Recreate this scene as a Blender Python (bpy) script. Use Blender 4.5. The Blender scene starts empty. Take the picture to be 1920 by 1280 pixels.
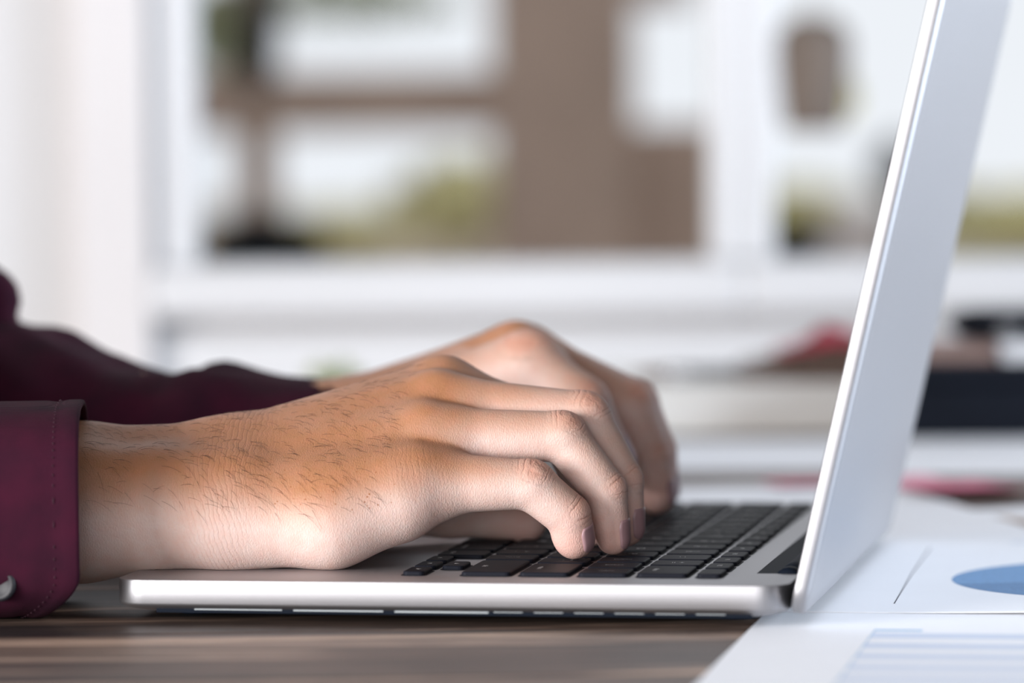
import bpy, bmesh, math, random
import numpy as np
from mathutils import Vector, Matrix
random.seed(7); rng = np.random.default_rng(7)
S = 0.001                                   # everything below is laid out in millimetres
scene = bpy.context.scene
COL = scene.collection

# ------------------------------------------------------------------ camera
F = 8000.0                                  # focal length in pixels of the 1920 x 1280 frame
DZ = 14.0                                   # laptop deck height above the table
CAM = np.array([371.47, -1316.82, 141.15 + DZ]); YAW, PIT, ROLL = .1819, -.0484, -.0099
fw = np.array([-math.sin(YAW)*math.cos(PIT), math.cos(YAW)*math.cos(PIT), math.sin(PIT)])
rt = np.array([math.cos(YAW), math.sin(YAW), 0.0]); up = np.cross(rt, fw)
rt, up = rt*math.cos(ROLL)+up*math.sin(ROLL), -rt*math.sin(ROLL)+up*math.cos(ROLL)
cd = bpy.data.cameras.new('camera'); cam = bpy.data.objects.new('camera', cd); COL.objects.link(cam)
M = Matrix.Identity(4)
for i in range(3):
    M[i][0] = rt[i]; M[i][1] = up[i]; M[i][2] = -fw[i]; M[i][3] = CAM[i]*S
cam.matrix_world = M
cd.sensor_width = 36; cd.lens = F/1920*36; cd.clip_start = .05; cd.clip_end = 200
cd.dof.use_dof = True; cd.dof.focus_distance = 1.398; cd.dof.aperture_fstop = 5.5
scene.camera = cam

# ------------------------------------------------------------------ world, light, exposure
w = bpy.data.worlds.new('sky'); scene.world = w; w.use_nodes = True
bg = w.node_tree.nodes['Background']; bg.inputs[0].default_value = (.93, .95, 1.0, 1); bg.inputs[1].default_value = 1.0
RX = np.array([math.cos(YAW), math.sin(YAW), 0]); RY = np.array([-math.sin(YAW), math.cos(YAW), 0])
def room(a, b, z):                          # room frame: a across, b away from the camera, z above the table
    return np.array([CAM[0], CAM[1], 0]) + RX*a + RY*b + np.array([0, 0, z])
def area_light(name, loc, target, sx, sy, energy, color):
    l = bpy.data.lights.new(name, 'AREA'); l.shape = 'RECTANGLE'; l.size = sx; l.size_y = sy
    l.energy = energy; l.color = color
    o = bpy.data.objects.new(name, l); COL.objects.link(o)
    o.location = Vector(loc)*S
    d = Vector(target) - Vector(loc); o.rotation_euler = d.to_track_quat('-Z', 'Y').to_euler()
    return o
area_light('window_daylight', room(-3700, -1600, 700), (60, 60, 40), 2.8, 1.7, 425, (1.0, .985, .985))
area_light('rear_fill_light', room(-900, -4200, 350), (100, 60, 40), 3.2, 1.6, 150, (1.0, .99, 1.0))  # added fill lamp behind the camera, keeps laptop edge and walls bright
area_light('side_daylight', room(3100, 1300, 330), (230, 150, 40), 2.0, 1.6, 250, (.76, .87, 1.0))
scene.view_settings.view_transform = 'Standard'; scene.view_settings.look = 'None'
scene.view_settings.gamma = 1; scene.view_settings.use_curve_mapping = False
scene.view_settings.exposure = 0.0
scene.cycles.use_denoising = True
scene.cycles.max_bounces = 8

# ------------------------------------------------------------------ pixel helpers
def ray(px, py): return fw*F + rt*(px-960) - up*(py-640)
def atY(px, py, y):
    d = ray(px, py); return CAM + d*(y-CAM[1])/d[1]
def atZ(px, py, z=0.0):
    d = ray(px, py); return CAM + d*(z-CAM[2])/d[2]
def atB(px, py, b):                          # on the upright plane at room depth b
    d = ray(px, py); return CAM + d*b/float(d@RY)

# ------------------------------------------------------------------ materials
def new_mat(name):
    m = bpy.data.materials.new(name); m.use_nodes = True
    return m, m.node_tree, m.node_tree.nodes['Principled BSDF']
def mat(name, col, rough=.5, metal=0.0, noise=0.0, nscale=40, bump=0.0, bscale=200, spec=.5, sheen=0.0, stretch=None):
    m, t, p = new_mat(name)
    p.inputs['Base Color'].default_value = (*col, 1); p.inputs['Roughness'].default_value = rough
    p.inputs['Metallic'].default_value = metal; p.inputs['Specular IOR Level'].default_value = spec
    if sheen: p.inputs['Sheen Weight'].default_value = sheen
    tc = t.nodes.new('ShaderNodeTexCoord'); mp = t.nodes.new('ShaderNodeMapping')
    t.links.new(tc.outputs['Object'], mp.inputs[0])
    if stretch: mp.inputs['Scale'].default_value = stretch
    if noise:
        n = t.nodes.new('ShaderNodeTexNoise'); n.inputs['Scale'].default_value = nscale; n.inputs['Detail'].default_value = 5
        t.links.new(mp.outputs[0], n.inputs[0])
        r = t.nodes.new('ShaderNodeValToRGB')
        r.color_ramp.elements[0].position = .3; r.color_ramp.elements[1].position = .7
        r.color_ramp.elements[0].color = (*[c*(1-noise) for c in col], 1)
        r.color_ramp.elements[1].color = (*[min(1, c*(1+noise)) for c in col], 1)
        t.links.new(n.outputs[0], r.inputs[0]); t.links.new(r.outputs[0], p.inputs['Base Color'])
    if bump:
        n = t.nodes.new('ShaderNodeTexNoise'); n.inputs['Scale'].default_value = bscale; n.inputs['Detail'].default_value = 4
        t.links.new(mp.outputs[0], n.inputs[0])
        b = t.nodes.new('ShaderNodeBump'); b.inputs['Strength'].default_value = bump; b.inputs['Distance'].default_value = .001
        t.links.new(n.outputs[0], b.inputs['Height']); t.links.new(b.outputs[0], p.inputs['Normal'])
    return m

# ------------------------------------------------------------------ mesh helpers
def link(name, me, m=None, parent=None, smooth=False):
    o = bpy.data.objects.new(name, me); COL.objects.link(o)
    if m is not None and len(me.materials) == 0: me.materials.append(m)
    if parent is not None: o.parent = parent
    if smooth: me.shade_smooth()
    return o
def pyd(name, v, f, m=None, parent=None, smooth=False):
    me = bpy.data.meshes.new(name); me.from_pydata([tuple(float(c)*S for c in q) for q in v], [], [tuple(q) for q in f]); me.update()
    return link(name, me, m, parent, smooth)
def tag(o, label=None, cat=None, group=None, kind=None):
    if label: o['label'] = label
    if cat: o['category'] = cat
    if group: o['group'] = group
    if kind: o['kind'] = kind
    return o
def empty(name, loc=(0, 0, 0)):
    o = bpy.data.objects.new(name, None); COL.objects.link(o); o.empty_display_size = .01
    o.location = Vector([float(c) for c in loc])*S
    return o
def keep(o, parent):                          # parent a mesh already laid out in world coordinates
    o.parent = parent; o.matrix_parent_inverse = Matrix.Translation(-parent.location); return o
def bevel_box(lo, hi, bev=0.0, seg=2, fn=None):
    bm = bmesh.new(); bmesh.ops.create_cube(bm, size=1)
    lo = np.array(lo, float); hi = np.array(hi, float)
    for v in bm.verts:
        v.co = Vector([(lo[i]+hi[i])/2 + v.co[i]*(hi[i]-lo[i]) for i in range(3)])
    if bev: bmesh.ops.bevel(bm, geom=bm.edges[:], offset=bev, segments=seg, profile=.5, affect='EDGES')
    V = [v.co.copy() for v in bm.verts]; bm.verts.index_update()
    Fc = [[v.index for v in f.verts] for f in bm.faces]; bm.free()
    V = [np.array(q) for q in V]
    if fn: V = [fn(q) for q in V]
    return V, Fc
def box(name, lo, hi, m, parent=None, bev=0.0, seg=2, fn=None, smooth=False):
    V, Fc = bevel_box(lo, hi, bev, seg, fn); return pyd(name, V, Fc, m, parent, smooth)
def loft(rings, cap0=True, cap1=True):
    n = len(rings[0]); V = [p for r in rings for p in r]; Fc = []
    for i in range(len(rings)-1):
        for j in range(n):
            k = (j+1) % n; Fc.append((i*n+j, i*n+k, (i+1)*n+k, (i+1)*n+j))
    if cap0: Fc.append(tuple(range(n-1, -1, -1)))
    if cap1: Fc.append(tuple(range((len(rings)-1)*n, len(rings)*n)))
    return V, Fc
def rrect(x0, x1, y0, y1, r, seg=5):
    P = []
    for cx, cy, a0 in ((x1-r, y1-r, 0), (x0+r, y1-r, 90), (x0+r, y0+r, 180), (x1-r, y0+r, 270)):
        for i in range(seg+1):
            a = math.radians(a0 + 90*i/seg); P.append((cx+r*math.cos(a), cy+r*math.sin(a)))
    return P
def tube(path, rad, n=8):
    path = [np.array(p, float) for p in path]; rings = []
    for i, p in enumerate(path):
        d = path[min(i+1, len(path)-1)] - path[max(i-1, 0)]; d = d/np.linalg.norm(d)
        a = np.cross(d, (0, 0, 1)); a = a/np.linalg.norm(a) if np.linalg.norm(a) > 1e-3 else np.array([1., 0, 0]); b = np.cross(d, a)
        r = rad[i] if hasattr(rad, '__len__') else rad
        rings.append([p + r*(a*math.cos(2*math.pi*j/n) + b*math.sin(2*math.pi*j/n)) for j in range(n)])
    return loft(rings)
def roomfn(q): return room(q[0], q[1], q[2])

# ------------------------------------------------------------------ setting
white_paint = mat('white_paint', (.50, .50, .51), .45, noise=.02, nscale=4)
warm_paint = mat('warm_paint', (.51, .49, .49), .5, noise=.02, nscale=4)
floor_mat = mat('floor_wood', (.16, .115, .085), .5, noise=.2, nscale=6)
B = 2700.0; K = B/8000.0
def A_(px): return (px-960)*K
def Z_(py): return CAM[2] - (py-252)*K
zs = Z_(492); zt = zs + 1150
def struct(o): o['kind'] = 'structure'; return o
struct(box('floor', (-5600, -4400, -760), (3500, 2820, -740), floor_mat, fn=roomfn))
panel_mat = mat('dark_panelling', (.09, .075, .07), .6, noise=.15, nscale=3)
struct(box('ceiling', (-5600, -4400, 1700), (3500, 2820, 1760), panel_mat, fn=roomfn))
struct(box('wall_left', (-5660, -4400, -740), (-5600, 2820, 1700), panel_mat, fn=roomfn))
struct(box('wall_right', (3500, -4400, -740), (3560, 2820, 1700), panel_mat, fn=roomfn))
struct(box('wall_front', (-5600, -4460, -740), (3500, -4400, 1700), panel_mat, fn=roomfn))
# the window wall: piers, apron and head around the openings
wl = empty('wall_back', room(0, B, -740)); struct(wl)
def wbox(name, px0, px1, z0, z1, b0, b1, m=white_paint, par=wl, bev=2.0):
    return keep(box(name, (A_(px0), b0, z0), (A_(px1), b1, z1), m, fn=roomfn, bev=bev), par)
wbox('wall_panel', -9000, 118, -740, 1700, B+10, B+120)
wbox('door_casing', 118, 150, -740, 1700, B+4, B+110, warm_paint)
wbox('pier', 150, 285, -740, 1700, B-12, B+110, warm_paint)
wbox('wall_apron', 285, 9000, -740, Z_(622), B+6, B+120)
wbox('wall_recess', 285, 9000, Z_(622), Z_(590), B+22, B+120, warm_paint)
wbox('wall_head', 285, 9000, zt+60, 1700, B, B+120)
wbox('wall_panel', 4200, 9000, Z_(590), zt+60, B, B+120)
def window(n, px0, px1, rail0=14):
    wd = empty('window_%d' % n, room(A_((px0+px1)/2), B, zs)); struct(wd)
    return wd
wn1 = window(1, 370, 1335); wn2 = window(2, 1455, 4200)
for wd, p0, p1, f0, f1 in ((wn1, 370, 1335, 285, 1395), (wn2, 1455, 4150, 1395, 4200)):
    wbox('window_sill', f0, f1, Z_(590), zs, B-10, B+60, par=wd, bev=4)
    wbox('window_stile', f0, p0, zs, zt, B, B+50, par=wd, bev=4)
    wbox('window_stile', p1, f1, zs, zt, B, B+50, par=wd, bev=4)
    wbox('window_rail', f0, f1, zt, zt+60, B, B+50, par=wd, bev=4)
    gm = bpy.data.materials.get('window_glass')
    if gm is None:
        gm = bpy.data.materials.new('window_glass'); gm.use_nodes = True; t = gm.node_tree; t.nodes.clear()
        out = t.nodes.new('ShaderNodeOutputMaterial'); mx = t.nodes.new('ShaderNodeMixShader')
        tr = t.nodes.new('ShaderNodeBsdfTransparent'); gl = t.nodes.new('ShaderNodeBsdfGlossy'); fr = t.nodes.new('ShaderNodeFresnel')
        gl.inputs['Roughness'].default_value = .02; tr.inputs[0].default_value = (.96, .97, .97, 1); fr.inputs[0].default_value = 1.04
        t.links.new(fr.outputs[0], mx.inputs[0]); t.links.new(tr.outputs[0], mx.inputs[1]); t.links.new(gl.outputs[0], mx.inputs[2]); t.links.new(mx.outputs[0], out.inputs[0])
    wbox('window_pane', p0, p1, zs, zt, B+24, B+28, gm, par=wd, bev=0)

#PART2
# ------------------------------------------------------------------ outside the window
brown_wood = mat('brown_timber', (.46, .335, .27), .7, noise=.12, nscale=8)
def ob(name, px0, px1, py0, py1, b, depth, m, parent=None, bev=4):
    lo = atB(px0, py1, b); hi = atB(px1, py0, b); k = b/8000.0
    a0, a1 = (px0-960)*k, (px1-960)*k; z0, z1 = CAM[2]-(py1-252)*k, CAM[2]-(py0-252)*k
    o = box(name, (a0, b, z0), (a1, b+depth, z1), m, fn=roomfn, bev=bev)
    if parent is not None: keep(o, parent)
    return o
grass = mat('outdoor_ground', (.30, .26, .19), .9, noise=.25, nscale=3)
struct(box('ground', (-9000, 3300, -800), (9000, 16000, -740), grass, fn=roomfn))
vb = 5200.0
post = empty('veranda_frame', room((1060-960)*vb/8000, vb, -740))
tag(post, 'brown timber veranda frame with wide column beyond the left window', 'post')
zfloor_py = 252 + (CAM[2]+740)/(vb/8000)
ob('column', 925, 1195, -1500, zfloor_py, vb, 240, brown_wood, post)
ob('boarding', 1195, 1372, 235, zfloor_py, vb+60, 60, brown_wood, post)
ob('slim_post', 446, 524, -1500, zfloor_py, vb+40, 40, brown_wood, post)
ob('rail', 300, 945, 132, 244, vb+30, 50, brown_wood, post)
ob('rail', 1195, 1300, -70, 12, vb+30, 50, brown_wood, post)
# low garden wall in the distance
gw = ob('garden_wall', -900, 3200, 385, 700, 8200, 200, mat('garden_wall_stone', (.62, .52, .42), .9, noise=.2, nscale=4))
tag(gw, 'low grey brown garden wall in the far background', 'wall')
def bush(name, px, py, b, rx, rz, m, label, n=420, leaf=28, cat='bush', group=None, down=True):
    c = atB(px, py, b); k = b/8000.0; V = []; Fc = []
    for i in range(n):
        d = rng.normal(size=3); d /= np.linalg.norm(d); r = rng.random()**.33
        q = RX*d[0]*rx*k*r + RY*d[1]*rx*k*.6*r + np.array([0, 0, d[2]*rz*k*r])
        t = rng.normal(size=3); t /= np.linalg.norm(t); s = np.cross(t, rng.normal(size=3)); s /= np.linalg.norm(s)
        L = leaf*(.6+.8*rng.random()); i0 = len(V)
        V += [q-t*L, q+s*L*.38-t*L*.1, q+t*L, q-s*L*.38-t*L*.1]; Fc.append((i0, i0+1, i0+2, i0+3))
    e = empty(name, c); tag(e, label, cat, group)
    o = pyd('foliage', V, Fc, m, e); o['kind'] = 'stuff'
    stem, sf = tube([np.array([0, 0, -rz*k*.3]), np.array([12, 0, -(c[2]+740)*.5]), np.array([0, 0, -(c[2]+740)])], [14, 18, 24], 8)
    if down: pyd('stem', stem, sf, brown_wood, e)
    return e
leaf_y = mat('leaf_yellow_green', (.74, .69, .40), .7, noise=.3, nscale=9)
leaf_g = mat('leaf_green', (.26, .29, .14), .7, noise=.3, nscale=9)
leaf_d = mat('leaf_dark', (.012, .016, .022), .7, noise=.3, nscale=9)
bush('garden_bush', 855, 372, 7000, 120, 75, leaf_y, 'yellow green bush beside the wide brown column')
bush('garden_bush', 640, 432, 7400, 120, 34, leaf_y, 'low pale green bush behind the slim veranda post', n=260)
bush('garden_bush', 1500, 400, 7200, 120, 50, leaf_y, 'yellow green bush beneath the hanging brown planter', n=300)
bush('garden_bush', 1890, 412, 7200, 190, 55, leaf_y, 'wide yellow green bush to the right of the laptop lid', n=420)
bush('tree_branch', 630, -8, 7600, 230, 45, leaf_g, 'leafy green branch hanging in at the top of the left window', n=260, cat='branch', down=False)
bush('tree_branch', 405, 60, 6900, 60, 100, leaf_g, 'sparse leafy branch at the upper left window corner', n=120, cat='branch', down=False)
bush('dark_shrub', 495, 468, 4600, 105, 46, leaf_d, 'low dark shrub just outside the left window corner', n=700, leaf=22)
bush('dark_shrub', 1492, 458, 4600, 45, 34, leaf_d, 'small dark shrub at the lower corner of the right window', n=300, leaf=18)
# climbing vine clump on the slim post, hanging planter, dark round lamp
bush('hanging_vine', 482, 60, 5150, 32, 120, leaf_d, 'dark vine hanging in front of the slim veranda post', n=300, leaf=16, cat='vine', down=False)
hp = empty('hanging_planter', atB(1526, 138, 2960)); k = 2960/8000.0; planter_mat = mat('planter_brown', (.125, .09, .072), .7, noise=.1, nscale=20); tag(hp, 'brown tapered hanging planter outside the right window', 'planter')
prof = [(20, -100), (52, -98), (60, -60), (66, 0), (68, 50), (62, 78), (34, 98), (6, 101)]
V, Fc = loft([[np.array([r*k*math.cos(2*math.pi*j/8+.39), r*k*math.sin(2*math.pi*j/8+.39), z*k]) for j in range(8)] for r, z in [(1.08*r_, 1.08*z_) for r_, z_ in prof]])
pyd('pot', V, Fc, planter_mat, hp)
V, Fc = tube([np.array([0, 0, 101*k]), np.array([0, 0, 600*k]), np.array([0, 0, 1900*k])], .8, 6); pyd('cord', V, Fc, planter_mat, hp); k = 5200/8000.0
bush('trailing_plant', 1590, 185, 3040, 14, 34, leaf_y, 'small yellow trailing plant beside the hanging planter', n=60, leaf=7, cat='plant', down=False)
gl = empty('garden_lantern', atB(1682, 318, 5200)); tag(gl, 'dark round garden lantern seen beside the laptop lid edge', 'lantern')
V, Fc = loft([[np.array([r*k*math.cos(2*math.pi*j/16), r*k*math.sin(2*math.pi*j/16), z*k]) for j in range(16)] for r, z in [(12, -48), (34, -38), (48, -14), (50, 8), (40, 36), (18, 50), (7, 64)]])
dark_mat = mat('dark_lantern', (.015, .017, .022), .5)
pyd('globe', V, Fc, dark_mat, gl, True)
V, Fc = tube([np.array([0, 0, -36*k]), np.array([0, 0, -(CAM[2]+740)*.5]), np.array([0, 0, -(CAM[2]+740)+40])], 9, 8); pyd('pole', V, Fc, dark_mat, gl)
white_out = mat('white_outdoor', (.75, .70, .70), .6)
ch = empty('garden_chair', atB(1600, 430, 5600)); tag(ch, 'pale garden chair back seen through the right window', 'chair')
k2 = 5600/8000
pyd('chair_back', *loft([[np.array([x*k2, y, z*k2]) for x, y in rrect(-62+t, 62-t, -9, 9, 8)] for t, z in [(4, -50), (0, -40), (2, 20), (14, 42), (30, 50)]]), white_out, ch)
for sx in (-1, 1):
    V, Fc = tube([np.array([sx*48*k2, 0, -45*k2]), np.array([sx*50*k2, 0, -300*k2]), np.array([sx*54*k2, 10, -(CAM[2]+740)+120])], 12, 8); pyd('leg', V, Fc, white_out, ch)

# ------------------------------------------------------------------ table
def wood_mat():
    m, t, p = new_mat('weathered_wood'); N = t.nodes.new
    tc = N('ShaderNodeTexCoord'); oi = N('ShaderNodeObjectInfo'); mp = N('ShaderNodeMapping'); mp.inputs['Scale'].default_value = (2.6, 26, 26)
    add = N('ShaderNodeVectorMath'); add.operation = 'ADD'
    mul = N('ShaderNodeVectorMath'); mul.operation = 'SCALE'; mul.inputs['Scale'].default_value = 7
    t.links.new(oi.outputs['Random'], mul.inputs[0]); t.links.new(tc.outputs['Object'], mp.inputs[0])
    t.links.new(mp.outputs[0], add.inputs[0]); t.links.new(mul.outputs[0], add.inputs[1])
    n1 = N('ShaderNodeTexNoise'); n1.inputs['Scale'].default_value = 1.15; n1.inputs['Detail'].default_value = 9; n1.inputs['Distortion'].default_value = 1.2
    n2 = N('ShaderNodeTexNoise'); n2.inputs['Scale'].default_value = 20; n2.inputs['Detail'].default_value = 6
    t.links.new(add.outputs[0], n1.inputs[0]); t.links.new(add.outputs[0], n2.inputs[0])
    r = N('ShaderNodeValToRGB'); e = r.color_ramp.elements
    e[0].position = .36; e[0].color = (.022, .016, .015, 1); e[1].position = .66; e[1].color = (.60, .42, .31, 1)
    q = e.new(.52); q.color = (.13, .083, .062, 1)
    t.links.new(n1.outputs[0], r.inputs[0])
    mix = N('ShaderNodeMix'); mix.data_type = 'RGBA'; mix.blend_type = 'MULTIPLY'; mix.inputs[0].default_value = .85
    r2 = N('ShaderNodeValToRGB'); r2.color_ramp.elements[0].position = .3; r2.color_ramp.elements[1].position = .65
    r2.color_ramp.elements[0].color = (.35, .33, .34, 1); r2.color_ramp.elements[1].color = (1, 1, 1, 1)
    t.links.new(n2.outputs[0], r2.inputs[0]); t.links.new(r.outputs[0], mix.inputs[6]); t.links.new(r2.outputs[0], mix.inputs[7])
    t.links.new(mix.outputs[2], p.inputs['Base Color']); p.inputs['Roughness'].default_value = .5
    b = N('ShaderNodeBump'); b.inputs['Strength'].default_value = .5; b.inputs['Distance'].default_value = .001
    t.links.new(n1.outputs[0], b.inputs['Height']); t.links.new(b.outputs[0], p.inputs['Normal'])
    return m
wood = wood_mat()
TA = YAW + .05
tb = empty('table', (100, 200, -740)); tb.rotation_euler = (0, 0, TA)
tag(tb, 'weathered brown plank table carrying the laptop and papers', 'table')
y0 = -560.0; widths = [112, 128, 118, 135, 110, 126, 120, 132, 115, 124, 118, 130, 60]
for i, wd_ in enumerate(widths):
    V, Fc = bevel_box((-265, 0, -28), (1560, wd_-1.6, 0), 1.2, 2)
    o = pyd('plank', V, Fc, wood, tb); o.location = Vector((0, y0*S, .740)); y0 += wd_
for sx in (-.18, 1.48):
    for yy in (-500, 850):
        o = pyd('leg', *bevel_box((-35, -35, 0), (35, 35, 712), 3), wood, tb); o.location = Vector((sx, yy*S, 0))

# ------------------------------------------------------------------ laptop
alu = mat('aluminium', (.385, .38, .395), .46, 1.0, bump=.03, bscale=2500)
alu_dark = mat('aluminium_vent', (.24, .26, .27), .5, .8)
blk = mat('black_plastic', (.006, .009, .016), .6, spec=.05)
key_mat = mat('key_black', (.011, .012, .018), .5, bump=.05, bscale=3000, spec=.05)
legend_mat = mat('key_legend', (.75, .76, .78), .5)
glass_blk = mat('screen_glass', (.008, .009, .012), .08)
LP = empty('laptop', (110, 157, 0)); tag(LP, 'open silver aluminium laptop with black keys on the wooden table', 'laptop')
rings = []
for ins, z, r in [(0.5, 14.0, 10), (0.1, 13.85, 10.2), (0, 13.5, 10.3), (0, 6.6, 10.3), (.5, 5.6, 10), (2.2, 4.7, 9), (6, 3.6, 8), (16, 2.2, 8)]:
    rings.append([np.array([x, y, z]) for x, y in rrect(-2+ins, 215.6-ins, ins, 300-ins, r, 8)])
V, Fc = loft(rings[::-1]); base = keep(pyd('base', V, Fc, alu), LP)
mod = base.modifiers.new('split', 'EDGE_SPLIT'); mod.split_angle = math.radians(50); base.data.shade_smooth()
for x in (18, 196):
    for y in (34, 268):
        V, Fc = loft([[np.array([x+r*math.cos(a*.3927), y+r*math.sin(a*.3927), z]) for a in range(16)] for r, z in [(6, 0), (6.5, .4), (6.5, 3.2)]])
        keep(pyd('rubber_foot', V, Fc, blk), LP)
# underside vents along the near edge
vs = [(14, 29, .9), (24.5, 53.5, .8), (57, 86.5, .9), (90, 120.5, 1.0)] + [(122+12.9*i, 131.5+12.9*i, .7) for i in range(6)]
keep(box('vent_recess', (12, 2.4, 3.4), (204, 9, 5.0), blk), LP)
for x0, x1, h in vs[1:]:
    keep(box('vent_slat', (x0, 2.2, 5.0-h), (x1, 3.4, 5.0), alu_dark, bev=.15, seg=1), LP)
# keys
U = 265.0/14.5; KY = 284.0
rows = [
 (87.5, 19.0, [('fn', 1), ('control', 1), ('option', 1), ('command', 1.25), ('', 5), ('command', 1.25), ('option', 1)]),
 (106.5, 19.0, [('shift', 2.25)] + [(c, 1) for c in 'ZXCVBNM'] + [('<\n,', 1), ('>\n.', 1), ('?\n/', 1), ('shift', 2.25)]),
 (125.5, 19.0, [('caps lock', 1.75)] + [(c, 1) for c in 'ASDFGHJKL'] + [(':\n;', 1), ('"\n\'', 1), ('return', 1.75)]),
 (144.5, 19.0, [('tab', 1.5)] + [(c, 1) for c in 'QWERTYUIOP'] + [('{\n[', 1), ('}\n]', 1), ('|\n\\', 1)]),
 (163.5, 19.2, [('~\n`', 1)] + [('%s\n%s' % (a, b), 1) for a, b in zip('!@#$%^&*()_+', '1234567890-=')] + [('delete', 1.5)]),
 (182.7, 10.8, [('esc', 14.5/14)] + [('F%d' % i, 14.5/14) for i in range(1, 13)] + [('', 14.5/14)])]
key_cache = {}; txt_cache = {}
def key_mesh(hx, hy):
    kk = (round(hx, 2), round(hy, 2))
    if kk not in key_cache:
        rg = []
        for ins, z, r in [(-.75, .04, 2.0), (-.75, .12, 2.0), (-.05, .14, 1.6), (0, 1.05, 1.6), (.12, 1.3, 1.5), (.45, 1.42, 1.3)]:
            rg.append([np.array([x, y, z]) for x, y in rrect(-hx+ins, hx-ins, -hy+ins, hy-ins, r, 3)])
        V, Fc = loft(rg, cap0=False); me = bpy.data.meshes.new('key'); me.from_pydata([tuple(q*S) for q in V], [], Fc); me.update()
        me.materials.append(key_mat); key_cache[kk] = me
    return key_cache[kk]
def text_mesh(s, size, align='CENTER'):
    if (s, size, align) not in txt_cache:
        cu = bpy.data.curves.new('t', 'FONT'); cu.body = s; cu.size = size*S; cu.align_x = align; cu.align_y = 'CENTER'; cu.space_line = .8; cu.resolution_u = 2
        o = bpy.data.objects.new('t', cu); COL.objects.link(o); dg = bpy.context.evaluated_depsgraph_get(); dg.update()
        me = bpy.data.meshes.new_from_object(o.evaluated_get(dg)); bpy.data.objects.remove(o); me.name = 'legend'
        me.materials.clear(); me.materials.append(legend_mat); txt_cache[(s, size, align)] = me
    return txt_cache[(s, size, align)]
RZ = -math.pi/2
def add_key(x, y, hx, hy, s):
    o = link('key', key_mesh(hx, hy)); o.parent = LP; o.location = (Vector((x, y, DZ))*S) - LP.location
    if s:
        small = len(s) > 3
        size = 2.6 if small else (3.4 if '\n' in s else 4.6)
        if hx < 6: size = 2.2
        t = link('legend', text_mesh(s, size)); t.parent = o; t.rotation_euler = (0, 0, RZ)
        t.location = Vector((-hx*.45 if small else 0, 0, 1.44))*S
for x0, h, ks in rows:
    u = 0.0
    for s, wd_ in ks:
        add_key(x0+h/2, KY-(u+wd_/2)*U, h/2-1.55, wd_*U/2-1.55, s); u += wd_
    if x0 == 87.5:                                  # the four half-height arrow keys
        for i, (s, row) in enumerate((('◀', 0), ('▼', 0), ('▶', 0), ('▲', 1))):
            uu = u + (i if i < 3 else 1) + .5
            add_key(87.5+(4.9 if row == 0 else 14.1), KY-uu*U, 3.5, U/2-1.55, s)
keep(pyd('trackpad', *loft([[np.array([x, y, z]) for x, y in rrect(6+i, 82-i, 99+i, 204-i, 3)] for i, z in [(0, 13.9), (0, 14.03), (.3, 14.08)]]), alu), LP)
keep(box('hinge_recess', (201.5, 37, 13.2), (215.2, 266, 14.06), blk), LP)
V, Fc = tube([np.array([211.6, y, 11.2]) for y in (38, 60, 151, 244, 264)], 4.6, 16); keep(pyd('hinge', V, Fc, blk, smooth=True), LP)
V, Fc = loft([[np.array([211.6+r*math.cos(a*.3927), y, 11.2+r*math.sin(a*.3927)]) for a in range(16)] for r, y in [(2.0, 36.4), (3.6, 36.6), (4.7, 37.6), (4.7, 44)]]); keep(pyd('hinge_cap', V, Fc, blk, smooth=True), LP)
# lid
AL = math.radians(13.15)
LB = np.array([216.0, 0, 5.0]); lz = np.array([math.sin(AL), 0, math.cos(AL)]); ln = np.array([math.cos(AL), 0, -math.sin(AL)])
def lid_ring(ins, n, r): return [LB + lz*q[0] + np.array([0, q[1], 0]) + ln*n for q in rrect(ins, 209-ins, ins, 290-ins, r, 8)]
V, Fc = loft([lid_ring(.3, 0, 9), lid_ring(0, .35, 9.2), lid_ring(0, 3.0, 9.2), lid_ring(.4, 4.1, 9), lid_ring(1.6, 4.7, 8.5), lid_ring(6, 5.0, 8)])
lid = keep(pyd('lid', V, [f[::-1] for f in Fc], alu), LP); mod = lid.modifiers.new('split', 'EDGE_SPLIT'); mod.split_angle = math.radians(50); lid.data.shade_smooth()
V, Fc = loft([lid_ring(1.2, -.25, 8), lid_ring(1.2, .05, 8)]); bez = keep(pyd('screen_bezel', V, Fc, glass_blk), LP)
def scr(q, n): return LB + lz*q[0] + np.array([0, q[1], 0]) + ln*n
V, Fc = loft([[scr(q, n) for q in rrect(18, 192, 12, 278, 1, 2)] for n in (-.32, -.24)])
keep(pyd('display', V, Fc, mat('display_dark', (.02, .022, .03), .1)), LP)
for me_o in (lid, base):
    bm = bmesh.new(); bm.from_mesh(me_o.data); bmesh.ops.recalc_face_normals(bm, faces=bm.faces[:]); bm.to_mesh(me_o.data); bm.free()

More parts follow.
